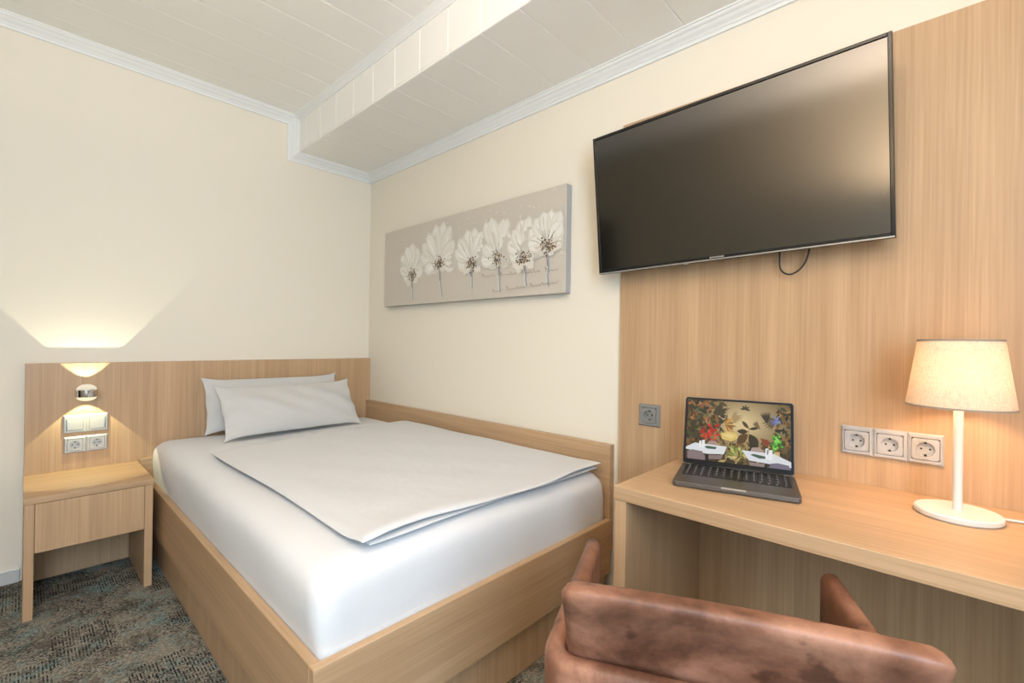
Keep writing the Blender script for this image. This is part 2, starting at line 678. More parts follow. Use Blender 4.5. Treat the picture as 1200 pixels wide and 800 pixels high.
# ceiling and soffit, boarded: boards run across the room with narrow joints
ce = struct(box('ceiling', (XL - T, YF - T, ZC + 0.012), (T, T, ZC + 0.1), M['ceil'], bevel=0))
tag(ce, 'high white boarded ceiling', 'ceiling')
so = struct(box('ceiling_soffit', (XS + 0.012, YF, ZS + 0.012), (0, 0, ZC + 0.012), M['ceil'], bevel=0))
tag(so, 'lowered white boarded soffit along the right wall', 'ceiling')
joints = [0.0] + [-0.155 - 0.2055 * k for k in range(19)] + [YF]
G = 0.0002
for a, b in zip(joints[:-1], joints[1:]):
    box('ceiling_board', (XL, b + G, ZC), (XS + 0.012, a - G, ZC + 0.012), M['ceil'], ce, bevel=0.003)
    box('soffit_board', (XS, b + G, ZS), (0, a - G, ZS + 0.012), M['ceil'], so, bevel=0.003)
    box('fascia_board', (XS, b + G, ZS + 0.012), (XS + 0.012, a - G, ZC), M['ceil'], so, bevel=0.003)

# crown moulding: profile points (drop below ceiling, projection from wall)
PROF = [(0, 0.058), (0.006, 0.058), (0.006, 0.052), (0.012, 0.049), (0.016, 0.044), (0.018, 0.038), (0.021, 0.036), (0.027, 0.030), (0.034, 0.020), (0.038, 0.016), (0.041, 0.015), (0.044, 0.010), (0.056, 0.009), (0.056, 0.0)]


def sweep(name, fn, mat):
    v, f = [], []
    n = None
    for a, b in PROF:
        pl = fn(a, b)
        n = len(pl)
        v += pl
    for i in range(len(PROF) - 1):
        for k in range(n - 1):
            f.append((i * n + k, i * n + k + 1, (i + 1) * n + k + 1, (i + 1) * n + k))
    return from_data(name, v, f, mat)


tag(struct(sweep('trim_1', lambda a, b: [(XL, -b, ZC - a), (XS - a, -b, ZC - a), (XS - a, -b, ZS - a), (-b, -b, ZS - a), (-b, YF, ZS - a)], M['trim'])),
    'white stepped crown moulding around the soffit and walls', 'moulding')
tag(struct(sweep('trim_2', lambda a, b: [(XS - b * 0.6, -0.02, ZC - a * 0.55), (XS - b * 0.6, YF, ZC - a * 0.55)], M['trim'])),
    'white crown moulding where fascia meets the high ceiling', 'moulding')
bb = struct(empty('baseboard_back', (XL, 0, 0)))
tag(bb, 'low grey skirting with a pale cap beside the headboard', 'baseboard')
box('skirting_board', (0, -0.014, 0), (XL * -1 - 1.782, 0, 0.055), M['skirt'], bb)
box('skirting_cap', (0, -0.017, 0.055), (XL * -1 - 1.782, 0, 0.064), M['trim'], bb, bevel=0.003)

# made-up stand and bowl carrying the added bounce light, out of view
cl = empty('added_uplighter', (UPL[0], UPL[1], 0))
tag(cl, 'added nickel uplighter out of view, bouncing fill light off the ceiling', 'lamp')
lathe('lamp_base', [(0, 0.001), (0.14, 0.001), (0.14, 0.02), (0.02, 0.028), (0, 0.028)], M['chrome'], cl)
lathe('pole', [(0.012, 0.026), (0.012, UPL[2] - 0.10), (0, UPL[2] - 0.10)], M['chrome'], cl, 20)
lathe('bowl', [(0, UPL[2] - 0.10), (0.06, UPL[2] - 0.09), (0.13, UPL[2] - 0.04), (0.16, UPL[2] + 0.02), (0.155, UPL[2] + 0.02), (0.125, UPL[2] - 0.035), (0.055, UPL[2] - 0.08), (0, UPL[2] - 0.09)], M['trim'], cl)

# ------------------------------------------------------------------ wooden wall panel
tag(box('wood_wall_panel', (-0.02, -4.14, 0.002), (-0.001, -2.136, 2.096), M['wz'], bevel=0.001), 'tall oak veneer wall panel behind the television and desk', 'wall panel')

# ------------------------------------------------------------------ bed
HB = 0.033
tag(box('headboard', (-1.775, -HB, 0.002), (-0.002, -0.001, 1.02), M['wz']), 'wide oak headboard panel against the cream wall', 'headboard')

bed = empty('bed', (-0.66, -1.06, 0))
tag(bed, 'single oak bed frame with raised ledge along the wall', 'bed')


def B(x, y, z):
    return (x + 0.66, y + 1.06, z)


def bpart(name, lo, hi, mat, bevel=0.0015):
    return box(name, B(*lo), B(*hi), mat, bed, bevel)


FX, FY, FZ, FB = -1.325, -2.115, 0.395, 0.167
bpart('side_rail', (FX, FY + 0.026, FB), (FX + 0.026, -0.06, FZ), M['wy'])
bpart('foot_rail', (FX, FY, FB), (-0.037, FY + 0.025, FZ), M['wx'])
bpart('plinth_side', (FX + 0.022, FY + 0.03, 0.002), (FX + 0.040, -0.08, FB - 0.001), M['wz'])
bpart('plinth_foot', (FX + 0.041, FY + 0.024, 0.002), (-0.04, FY + 0.044, FB - 0.001), M['wz'])
bpart('wall_ledge', (-0.036, -2.105, 0.25), (-0.002, -HB - 0.002, 0.712), M['wy'])
bpart('head_rail', (-1.35, -0.056, 0.16), (-0.04, -HB - 0.001, 0.505), M['wx'])
bpart('slat_base', (FX + 0.03, FY + 0.046, FB + 0.001), (-0.04, -0.06, 0.27), M['wx'])


def mat_warp(p):
    q = p.copy()
    w = 0.004 * math.sin(5 * p.x + 2 * p.y) * math.sin(4.1 * p.y)
    if p.z > 0.55:
        q.z += w
    # slack bulge of the sheet on the sides
    bul = 0.009 * math.sin(max(0, min(1, (p.z - 0.40) / 0.20)) * math.pi)
    if p.x < -1.2:
        q.x -= bul * (1 + 0.3 * math.sin(9 * p.y))
    if p.y < -2.0:
        q.y -= 0.4 * bul
    return q


mt = rounded_block('mattress', (-1.297, -2.088, 0.272), (-0.040, -0.060, 0.600), lambda k: 0.012 + 0.052 * k ** 2, M['sheet'], None, (40, 60, 16), mat_warp)
tag(mt, 'white sheeted mattress on the oak bed frame', 'mattress')


def smooth01(t):
    t = max(0.0, min(1.0, t))
    return t * t * (3 - 2 * t)


def cloth_slab(name, corners, z0, thick, mat, parent=None, nu=60, nv=80, amp=0.004, seed=0, foot_wave=0.0, edge=0.03, drop=0.0):
    """soft folded textile: corners TL, TR, BR, BL (x, y)"""
    TL, TR, BR, BL = [Vector(c) for c in corners]
    rnd = random.Random(seed)
    ph = [rnd.uniform(0, 6.28) for _ in range(8)]
    v, f = [], []
    wid = 0.5 * ((TR - TL).length + (BR - BL).length)
    hei = 0.5 * ((BL - TL).length + (BR - TR).length)

    def pt(u, w):
        p = TL * (1 - u) * (1 - w) + TR * u * (1 - w) + BR * u * w + BL * (1 - u) * w
        e = 0.006
        p = Vector((p.x, p.y))
        p.x += e * math.sin(7 * w + ph[0]) * (1 - u) + 0.004 * math.sin(17 * w + ph[1]) * u
        p.y += e * math.sin(6 * u + ph[2]) * (1 - w) + foot_wave * (math.sin(8 * u + ph[3]) + 0.5 * math.sin(19 * u + ph[4])) * w
        d = min(u * wid, (1 - u) * wid, w * hei, (1 - w) * hei)
        k = math.sqrt(max(0.0, 1 - (1 - min(1, d / edge)) ** 2))
        wav = amp * (math.sin(4.3 * p.x + 3.1 * p.y + ph[5]) + 0.7 * math.sin(9.1 * p.x - 5.3 * p.y + ph[6]) + 0.35 * math.sin(21 * p.x + 13 * p.y + ph[7]))
        droop = -drop * (smooth01(1 - u * wid / 0.09) + smooth01(1 - w * hei / 0.09)) * (1 - smooth01((w - 0.93) / 0.07) * 0.6)
        droop = max(droop, -drop)
        fw = droop + foot_wave * 0.5 * (math.sin(8 * u + ph[3] + 1) + 1) * smooth01((w - 0.9) / 0.1)
        return p, k, wav * k, fw
    for j in range(nv + 1):
        for i in range(nu + 1):
            u, w = i / nu, j / nv
            # denser sampling at the borders
            u = 0.5 - 0.5 * math.cos(math.pi * u) if True else u
            w = 0.5 - 0.5 * math.cos(math.pi * w)
            p, k, wav, fw = pt(u, w)
            v.append((p.x, p.y, z0 + thick * 0.5 * (1 + k) + wav + fw))
    top = len(v)
    for j in range(nv + 1):
        for i in range(nu + 1):
            u = 0.5 - 0.5 * math.cos(math.pi * i / nu)
            w = 0.5 - 0.5 * math.cos(math.pi * j / nv)
            p, k, wav, fw = pt(u, w)
            v.append((p.x, p.y, z0 + thick * 0.5 * (1 - k) + fw))
    R = nu + 1
    for j in range(nv):
        for i in range(nu):
            a = j * R + i
            f.append((a, a + 1, a + R + 1, a + R))
            f.append((top + a, top + a + R, top + a + R + 1, top + a + 1))
    for i in range(nu):
        f.append((i, top + i, top + i + 1, i + 1))
        a = nv * R + i
        f.append((a, a + 1, top + a + 1, top + a))
    for j in range(nv):
        a = j * R
        f.append((a, a + R, top + a + R, top + a))
        a = j * R + nu
        f.append((a, top + a, top + a + R, a + R))
    return from_data(name, v, f, mat, parent, True)


dv = empty('duvet', (-0.64, -1.3, 0.605))
tag(dv, 'pale grey folded duvet spread over the mattress', 'duvet')
off = Vector((0.64, 1.3))


def dc(cs):
    return [(Vector(c) + off)[:] for c in cs]


cloth_slab('lower_layer', dc([(-1.135, -0.74), (-0.075, -0.60), (-0.085, -2.064), (-1.162, -2.058)]), 0.003, 0.014, M['duvet'], dv, amp=0.001, seed=3, foot_wave=0.004)
cloth_slab('upper_layer', dc([(-1.177, -0.678), (-0.060, -0.525), (-0.072, -2.085), (-1.178, -2.066)]), 0.018, 0.016, M['duvet'], dv, amp=0.0024, seed=5, foot_wave=0.008, drop=0.011)


def pillow(name, label, centre, w, h, t, tilt, rz, seed, parent=None):
    rnd = random.Random(seed)
    ph = [rnd.uniform(0, 6.28) for _ in range(8)]
    n, m_ = 44, 30
    v, f = [], []
    for side in (1, -1):
        for j in range(m_ + 1):
            for i in range(n + 1):
                u = -math.cos(math.pi * i / n)
                q = -math.cos(math.pi * j / m_)
                x = u * w / 2 * (1 - 0.050 * (1 - q ** 4))
                z = q * h / 2 * (1 - 0.13 * (1 - abs(u) ** 7))
                k = max(0.0, (1 - u ** 4) * (1 - q * q)) ** 0.62
                k *= 0.82 + 0.18 * (1 - abs(q)) - 0.25 * q
                y = side * t / 2 * k
                cr = smooth01((abs(u) - 0.72) / 0.28)
                y += 0.010 * k * math.sin(5 * u + ph[0]) * math.sin(4 * q + ph[1]) + 0.006 * k * math.sin(11 * u + 7 * q + ph[2])
                y += 0.010 * cr * math.sin(9 * q + ph[3]) * (1 - abs(q))
                v.append((x, y, z))
    R = n + 1
    top = R * (m_ + 1)
    for j in range(m_):
        for i in range(n):
            a = j * R + i
            f.append((a, a + 1, a + R + 1, a + R))
            f.append((top + a, top + a + R, top + a + R + 1, top + a + 1))
    o = from_data(name, v, f, M['pillow'], None, True)
    bm = bmesh.new()
    bm.from_mesh(o.data)
    bmesh.ops.remove_doubles(bm, verts=bm.verts[:], dist=0.0004)
    bmesh.ops.recalc_face_normals(bm, faces=bm.faces[:])
    bm.to_mesh(o.data)
    bm.free()
    o.location = centre
    o.rotation_euler = (tilt, 0, rz)
    return tag(o, label, 'pillow')


pillow('pillow', 'pale grey pillow leaning upright against the headboard', (-0.69, -0.122, 0.768), 0.80, 0.335, 0.10, math.radians(-17), 0.0, 2)
pillow('pillow', 'pale grey pillow leaning on the other pillow', (-0.655, -0.292, 0.748), 0.81, 0.345, 0.12, math.radians(-34), math.radians(2.5), 4)

# ------------------------------------------------------------------ nightstand
ns = empty('nightstand', (-1.568, -0.26, 0))
tag(ns, 'oak bedside table with one drawer front beside the bed', 'nightstand')


def nsp(name, lo, hi, mat):
    return box(name, (lo[0] + 1.568, lo[1] + 0.26, lo[2]), (hi[0] + 1.568, hi[1] + 0.26, hi[2]), mat, ns)


nsp('tabletop', (-1.777, -0.482, 0.471), (-1.359, -0.035, 0.496), M['wx'])
nsp('side_panel', (-1.775, -0.480, 0.001), (-1.745, -0.036, 0.470), M['wz'])
nsp('side_panel', (-1.391, -0.480, 0.001), (-1.361, -0.036, 0.470), M['wz'])
nsp('drawer_front', (-1.744, -0.479, 0.268), (-1.392, -0.46, 0.469), M['wz'])
nsp('drawer_box', (-1.744, -0.459, 0.275), (-1.392, -0.06, 0.469), M['wz'])
nsp('back_panel', (-1.744, -0.058, 0.001), (-1.392, -0.036, 0.274), M['wz'])

# ------------------------------------------------------------------ sockets and switches (local: X right, Z up, -Y out of the wall)


def frame_ring(parent, cx, w, h, hole, mat, t=0.009):
    loops = [(0, 0, 0), (0, 0, -0.004), (0.005, 0.005, -t), ((w - hole) / 2 - 0.001, (h - hole) / 2 - 0.001, -t), ((w - hole) / 2, (h - hole) / 2, -t + 0.0015), ((w - hole) / 2, (h - hole) / 2, -0.0005)]
    v, f = [], []
    for ix, iz, y in loops:
        a, b = w / 2 - ix, h / 2 - iz
        v += [(cx - a, y, -b), (cx + a, y, -b), (cx + a, y, b), (cx - a, y, b)]
    for i in range(len(loops) - 1):
        for k in range(4):
            j = (k + 1) % 4
            f.append((i * 4 + k, i * 4 + j, i * 4 + 4 + j, i * 4 + 4 + k))
    return from_data('frame', v, f, mat, parent)


def socket_insert(parent, cx, s, mat, y=-0.0105):
    n = 40
    r, depth = s * 0.335, 0.0095
    v, f = [], []
    for i in range(n):
        a = 2 * math.pi * (i + 0.5) / n
        c, d = math.cos(a), math.sin(a)
        k = (s / 2 - 0.0008) / max(abs(c), abs(d))
        v += [(cx + c * k, 0.0, d * k), (cx + c * k, y, d * k), (cx + c * r, y, d * r), (cx + c * r * 0.97, y + depth, d * r * 0.97)]
    cidx = len(v)
    v.append((cx, y + depth, 0))
    for i in range(n):
        j = (i + 1) % n
        for k in range(3):
            f.append((i * 4 + k, j * 4 + k, j * 4 + k + 1, i * 4 + k + 1))
        f.append((i * 4 + 3, j * 4 + 3, cidx))
    o = from_data('socket_insert', v, f, mat, parent)
    for px in (-0.0095, 0.0095):
        bm = bmesh.new()
        bmesh.ops.create_cone(bm, cap_ends=True, segments=14, radius1=0.0026, radius2=0.0026, depth=0.001, matrix=Matrix.Translation((cx + px, y + depth - 0.0008, 0)) @ Matrix.Rotation(math.pi / 2, 4, 'X'))
        from_bm('pin_hole', bm, M['dark'], o)
    for sz in (-1, 1):
        z = sz * r * 0.86
        box('earth_contact', (cx - 0.0028, y + 0.002, z - 0.0022), (cx + 0.0028, y + depth - 0.0002, z + 0.0022), M['dark'], o, 0.0004)
    return o


def socket_bank(name, label, loc, rz, gangs, pitch, h, mat, insert_mat, kind='socket', group=None):
    t = empty(name, loc, rz)
    tag(t, label, 'switch' if kind == 'switch' else 'socket', group)
    s = h * 0.70
    for g in range(gangs):
        cx = (g - (gangs - 1) / 2) * pitch
        frame_ring(t, cx, pitch - 0.0006, h, s, mat)
        if kind == 'socket':
            socket_insert(t, cx, s, insert_mat)
        else:
            bm = bmesh.new()
            a = s / 2 - 0.0007
            ti = 0.002
            vs = [bm.verts.new(q) for q in ((cx - a, 0, -a), (cx + a, 0, -a), (cx + a, 0, a), (cx - a, 0, a), (cx - a, -0.0105, -a), (cx + a, -0.0105, -a), (cx + a, -0.0105 - ti, a), (cx - a, -0.0105 - ti, a))]
            for q in ((0, 1, 2, 3), (4, 5, 6, 7), (0, 1, 5, 4), (1, 2, 6, 5), (2, 3, 7, 6), (3, 0, 4, 7)):
                bm.faces.new([vs[i] for i in q])
            rk = from_bm('rocker', bm, insert_mat, t)
            sx = -1 if g == 0 else 1
            box('marker_strip', (cx + sx * a * 0.86 - 0.0018, -0.0130, -a * 0.8), (cx + sx * a * 0.86 + 0.0018, -0.0104, a * 0.8), M['led'], rk, 0.0003)
    return t


R90 = math.radians(-90)
socket_bank('wall_socket', 'silver triple power socket on the oak panel beside the table lamp', (-0.0205, -3.043, 0.867), R90, 3, 0.079, 0.087, M['socket'], M['socket'])
socket_bank('wall_socket', 'dark grey single power socket on the oak panel beside the laptop', (-0.0205, -2.279, 0.863), R90, 1, 0.092, 0.089, M['greysock'], M['greysock'])
socket_bank('light_switch', 'silver double light switch on the headboard under the reading lamp', (-1.5625, -HB - 0.0005, 0.720), 0, 2, 0.083, 0.087, M['socket'], M['socket'], 'switch')
socket_bank('wall_socket', 'silver double power socket on the headboard above the bedside table', (-1.5615, -HB - 0.0005, 0.617), 0, 2, 0.081, 0.080, M['socket'], M['socket'])

# ------------------------------------------------------------------ up/down reading lamp on the headboard
rl = empty('reading_lamp', (-1.567, -HB - 0.062, 0.877))
tag(rl, 'round brushed nickel up and down reading lamp on the headboard', 'lamp')
bm = bmesh.new()
bmesh.ops.create_cone(bm, cap_ends=True, segments=32, radius1=0.022, radius2=0.020, depth=0.030, matrix=Matrix.Translation((0, 0.046, -0.004)) @ Matrix.Rotation(math.pi / 2, 4, 'X'))
from_bm('wall_mount', bm, M['chrome'], rl, True)
lathe('metal_band', [(0.037, -0.022), (0.0405, -0.020), (0.0415, -0.012), (0.0415, 0.004), (0.0415, 0.010), (0.0450, 0.011), (0.0450, 0.014), (0.036, 0.014), (0.036, -0.022)], M['chrome'], rl, 48, closed=True)
lathe('lens', [(0.0385, 0.0145), (0.035, 0.024), (0.027, 0.033), (0.015, 0.039), (0, 0.041)], M['lens_up'], rl, 40)
lathe('lens', [(0.0385, -0.0225), (0.034, -0.031), (0.025, -0.037), (0.013, -0.041), (0, -0.042)], M['lens_dn'], rl, 40)


def spot(name, loc, down, power, color, size, parent):
    l = bpy.data.lights.new(name, 'SPOT')
    l.energy = power
    l.color = color
    l.spot_size = math.radians(size)
    l.spot_blend = 0.06
    l.shadow_soft_size = 0.004
    o = bpy.data.objects.new(name, l)
    COL.objects.link(o)
    o.parent = parent
    o.location = loc
    o.rotation_euler = (0, 0, 0) if down else (math.pi, 0, 0)


spot('beam_up', (0, 0, -0.006), False, 13, (1.0, 0.97, 0.70), 75, rl)
spot('beam_down', (0, 0, -0.001), True, 9.5, (1.0, 0.96, 0.56), 84, rl)

# ------------------------------------------------------------------ picture
pc = empty('canvas_picture', (-0.002, -1.07, 1.39))
tag(pc, 'long taupe canvas with six white painted flowers above the bed', 'picture')
PW, PH, PD = 1.574, 0.515, 0.043
# local frame of the empty: painting u along -y, v along +z, front at x = -PD
front = box('canvas', (-PD, -PW / 2, 0), (0, PW / 2, PH), M['canvas'], pc, 0.002)
front.data.materials.append(M['canvas_side'])
for poly in front.data.polygons:
    if poly.normal.x > -0.7:
        poly.material_index = 1


class Decal:
    """flat coloured shapes in a (u, v) plane, each a hair above the one before"""

    power, round = 1.7, 0.6

    def __init__(self, place, step):
        self.v, self.f, self.c, self.place, self.step, self.k = [], [], [], place, step, 0

    def poly(self, pts, col):
        self.k += 1
        b = len(self.v)
        for u, w in pts:
            self.v.append(self.place(u, w, self.k * self.step))
        self.f.append(tuple(range(b, b + len(pts))))
        self.c.append(col)

    def petal(self, u, w, ang, ln, wd, col, tip=0.6, bend=0.0):
        L, Rr = [], []
        for i in range(9):
            t = i / 8
            s = math.sin(math.pi * min(1, t ** tip)) if t < 1 else 0
            prof = wd * (math.sin(math.pi * t ** self.power) ** self.round if 0 < t < 1 else 0)
            a = ang + bend * t
            x, y = math.sin(a) * ln * t, math.cos(a) * ln * t
            nx, ny = math.cos(a), -math.sin(a)
            L.append((u + x - nx * prof / 2, w + y - ny * prof / 2))
            Rr.append((u + x + nx * prof / 2, w + y + ny * prof / 2))
        self.poly(L + Rr[::-1][1:-1], col)

    def line(self, pts, wd, col):
        for (a, b), (c, d) in zip(pts[:-1], pts[1:]):
            l = math.hypot(c - a, d - b) or 1e-6
            nx, ny = -(d - b) / l * wd / 2, (c - a) / l * wd / 2
            self.poly([(a - nx, b - ny), (c - nx, d - ny), (c + nx, d + ny), (a + nx, b + ny)], col)

    def dot(self, u, w, r, col, n=7, sq=1.0):
        a0 = random.uniform(0, 6)
        self.poly([(u + r * math.cos(a0 + 6.2832 * i / n) * random.uniform(0.75, 1.1), w + sq * r * math.sin(a0 + 6.2832 * i / n) * random.uniform(0.75, 1.1)) for i in range(n)], col)

    def build(self, name, mat, parent):
        me = bpy.data.meshes.new(name)
        me.from_pydata(self.v, [], self.f)
        ca = me.color_attributes.new('Col', 'FLOAT_COLOR', 'CORNER')
        i = 0
        for f, c in zip(self.f, self.c):
            for _ in f:
                ca.data[i].color = c
                i += 1
        return link(name, me, mat, parent)


def jit(c, a=0.06):
    k = random.uniform(1 - a, 1 + a)
    return (min(1, c[0] * k), min(1, c[1] * k), min(1, c[2] * k), 1)


LAYER = [0.0]


def canv(u, w, k):
    return (-PD - 0.0006 - k - LAYER[0], PW / 2 - min(max(u, 0.006), PW - 0.006), min(max(w, 0.006), PH - 0.006))


WHITE, CREAM, GREYW = (0.78, 0.75, 0.69, 1), (0.70, 0.66, 0.58, 1), (0.62, 0.585, 0.52, 1)
BRN, OCH, DKB, STEM, STEML = (0.16, 0.115, 0.075, 1), (0.42, 0.28, 0.12, 1), (0.075, 0.06, 0.045, 1), (0.33, 0.345, 0.37, 1), (0.62, 0.63, 0.64, 1)
# centre, stem foot, petals (angle deg, length)
flowers = [
    ((0.332, 0.197), (0.343, 0.030), [(-95, .10), (-70, .15), (-45, .19), (-20, .20), (0, .205), (22, .18), (48, .15), (78, .12)]),
    ((0.614, 0.242), (0.649, 0.032), [(-105, .15), (-75, .21), (-52, .22), (-30, .23), (-8, .245), (10, .25), (28, .24), (52, .19), (80, .17), (105, .16)]),
    ((0.913, 0.210), (0.916, 0.066), [(-85, .12), (-60, .17), (-36, .19), (-12, .20), (8, .20), (28, .19), (52, .15), (80, .12)]),
    ((1.134, 0.214), (1.142, 0.035), [(-90, .14), (-62, .15), (-28, .24), (-16, .235), (9, .205), (18, .21), (45, .18), (75, .12)]),
    ((1.314, 0.206), (1.331, 0.047), [(-85, .10), (-55, .14), (-28, .16), (-8, .19), (10, .20), (34, .16), (65, .13)]),
    ((1.469, 0.239), (1.471, 0.037), [(-80, .13), (-55, .15), (-30, .16), (-10, .17), (8, .17), (28, .17), (42, .13), (70, .09)]),
]
for i, ((cu, cw), (su, sw), pets) in enumerate(flowers):
    def layer():
        LAYER[0] += 0.00009
        return Decal(canv, 2.0e-6)
    D = layer()
    mid = [(cu + (su - cu) * t + random.uniform(-.004, .004), cw - .01 + (sw - cw + .01) * t) for t in (0, .25, .5, .75, 1)]
    D.line(mid, .016, STEML)
    D.line([(a + .004, b) for a, b in mid], .008, STEM)
    D.line([(a - .003, b) for a, b in mid[:3]], .004, BRN)
    fl = D.build('flower', M['paint'], pc)
    D = layer()
    for _ in range(34):
        a = random.uniform(-1.7, 1.7)
        D.petal(cu, cw, a, random.uniform(.12, .2), random.uniform(.03, .06), jit((.60, .56, .49, 1), .03))
    for _ in range(9):
        a = random.choice((-1, 1)) * random.uniform(1.6, 2.7)
        D.petal(cu, cw, a, random.uniform(.05, .10), .05, jit(CREAM, .05))
    D.build('paint_wash', M['paint'], fl)['kind'] = 'stuff'
    order = pets[:]
    random.shuffle(order)
    for a, l in order:
        ar = math.radians(a)
        D = layer()
        wd = random.uniform(.075, .10)
        D.petal(cu, cw, ar, l, wd, jit(CREAM, .04))
        D.petal(cu, cw, ar + random.uniform(-.04, .04), l * .96, wd * .72, jit(WHITE, .04))
        for s_ in range(7):
            D.petal(cu, cw, ar + random.uniform(-.16, .16), l * random.uniform(.55, .97), random.uniform(.004, .012), jit(random.choice((GREYW, WHITE, CREAM, (.84, .82, .77, 1))), .05))
        D.build('petal', M['paint'], fl)
    D = layer()
    for _ in range(34):
        a = random.uniform(-1.9, 1.9)
        l0, l1 = random.uniform(.0, .03), random.uniform(.04, .085)
        D.line([(cu + l0 * math.sin(a), cw + l0 * math.cos(a)), (cu + l1 * math.sin(a), cw + l1 * math.cos(a))], .0022, jit(random.choice(((.36, .27, .17, 1), BRN, CREAM, WHITE, WHITE)), .1))
    for _ in range(170):
        D.dot(cu + random.gauss(0, .021), cw - .006 + random.gauss(0, .018), random.uniform(.0025, .0065), jit(random.choice((BRN, BRN, BRN, DKB, DKB, (.27, .19, .10, 1), OCH, GREYW, CREAM)), .15))
    D.build('flower_centre', M['paint'], fl)['kind'] = 'stuff'
    D = layer()
    for _ in range(34):
        a = random.uniform(-1.8, 1.8)
        l = random.uniform(.16, .29)
        D.dot(min(1.56, cu + l * math.sin(a)), min(.50, cw + l * math.cos(a) * .95), random.uniform(.0015, .0045), jit(WHITE, .05), 6)
    D.build('paint_splatter', M['paint'], fl)['kind'] = 'stuff'
# handwriting: two thin brown script lines
LAYER[0] += 0.0001
D = Decal(canv, 1.2e-5)
INK = (0.30, 0.235, 0.165, 1)


def script(u0, w0, u1, w1, words, seed):
    rnd = random.Random(seed)
    tot = sum(words) + (len(words) - 1) * 1.2
    u = u0
    unit = (u1 - u0) / tot
    for n in words:
        pts = []
        big = rnd.uniform(.016, .024)
        for k in range(n * 6 + 1):
            t = k / 6
            uu = u + t * unit
            base = w0 + (w1 - w0) * (uu - u0) / (u1 - u0)
            h = .006 + (big if t < 0.9 else .0) + (.010 if int(t * 3) % 5 == 2 else 0)
            pts.append((uu + .005 * math.sin(k * 1.05), base + h * 0.5 * (1 + math.cos(k * 1.05 + .4 * math.sin(k)))))
        D.line(pts, .0019, INK)
        u += (n + 1.2) * unit


script(1.005, .118, 1.54, .106, [5, 6, 6, 4], 3)
script(1.09, .028, 1.54, .046, [4, 7, 9], 8)
D.build('lettering', M['paint'], pc)['kind'] = 'stuff'

# ------------------------------------------------------------------ television
tv = empty('television', (-0.138, -2.566, 1.736))
tv.rotation_euler = (math.radians(-1.1), 0, math.radians(-90))
tv.rotation_mode = 'XYZ'
# local: X right, Z up, -Y out of the screen; pitch the screen 5 degrees down about its own X axis
tv.matrix_world = Matrix.Translation((-0.138, -2.566, 1.736)) @ Matrix.Rotation(math.radians(-90), 4, 'Z') @ Matrix.Rotation(math.radians(-1.1), 4, 'Y') @ Matrix.Rotation(math.radians(5.0), 4, 'X')
tag(tv, 'large black flat screen television tilted down on the wall', 'television')
TW, TH = 0.97, 0.565
bz = 0.011
bm = bmesh.new()
for lo, hi in (((-TW / 2, 0, -TH / 2), (-TW / 2 + bz, 0.03, TH / 2)), ((TW / 2 - bz, 0, -TH / 2), (TW / 2, 0.03, TH / 2)), ((-TW / 2 + bz, 0, TH / 2 - bz), (TW / 2 - bz, 0.03, TH / 2)), ((-TW / 2 + bz, 0, -TH / 2), (TW / 2 - bz, 0.03, -TH / 2 + 0.017))):
    add_box(bm, lo, hi, 0.002, 2)
from_bm('bezel', bm, M['black'], tv)
box('screen', (-TW / 2 + bz - 0.001, 0.004, -TH / 2 + 0.016), (TW / 2 - bz + 0.001, 0.028, TH / 2 - bz + 0.001), M['screen'], tv, 0)
rounded_block('back_cover', (-TW / 2 + 0.01, 0.026, -TH / 2 + 0.01), (TW / 2 - 0.01, 0.062, TH / 2 - 0.01), 0.012, M['blackmatt'], tv, (12, 6, 12))
st = box('silver_strip', (-TW / 2 + 0.002, -0.0015, -TH / 2 + 0.001), (TW / 2 - 0.002, 0.004, -TH / 2 + 0.006), M['silver'], tv, 0.0008)
st['label'] = 'thin silver strip along the lower edge'
bm = bmesh.new()
x = -0.026
for wl_ in (0.006, 0.005, 0.007, 0.006, 0.005, 0.006, 0.006):
    add_box(bm, (x, -0.0012, -TH / 2 + 0.0085), (x + wl_, 0.001, -TH / 2 + 0.0135))
    x += wl_ + 0.0013
from_bm('maker_mark', bm, M['silver'], tv)
for px in (-0.117, -0.107):
    box('indicator', (px - 0.002, -0.001, -TH / 2 - 0.003), (px + 0.002, 0.006, -TH / 2 + 0.0005), M['silver'], tv, 0.0005)
br = empty('television_bracket', (-0.021, -2.566, 1.72), R90)
tag(br, 'black steel wall bracket behind the television', 'bracket')
box('wall_plate', (-0.16, -0.004, -0.12), (0.16, 0, 0.12), M['blackmatt'], br)
box('arm', (-0.13, -0.030, -0.14), (-0.10, -0.004, 0.10), M['blackmatt'], br)
box('arm', (0.10, -0.030, -0.14), (0.13, -0.004, 0.10), M['blackmatt'], br)
tag(tube('television_cable', [(-0.055, -2.755, 1.52), (-0.052, -2.752, 1.46), (-0.05, -2.756, 1.41), (-0.05, -2.785, 1.392), (-0.05, -2.818, 1.415), (-0.052, -2.836, 1.46), (-0.055, -2.838, 1.52)], 0.0028, M['blackmatt']),
    'thin black cable looping below the television', 'cable')

# ------------------------------------------------------------------ desk
DZ = 0.735
dk = empty('desk', (-0.30, -3.2, 0))
tag(dk, 'long oak desk fixed along the oak wall panel', 'desk')


def dp(name, lo, hi, mat):
    return box(name, (lo[0] + 0.30, lo[1] + 3.2, lo[2]), (hi[0] + 0.30, hi[1] + 3.2, hi[2]), mat, dk)


dp('desktop', (-0.585, -4.1, DZ - 0.040), (-0.0205, -2.449, DZ), M['wy'])
dp('side_panel', (-0.583, -2.488, 0.001), (-0.0205, -2.451, DZ - 0.041), M['wz'])
dp('side_panel', (-0.583, -4.098, 0.001), (-0.0205, -4.062, DZ - 0.041), M['wz'])

# ------------------------------------------------------------------ laptop
LA = 0.2771
lp = empty('laptop', (-0.4641, -2.573, DZ), LA - math.pi / 2)
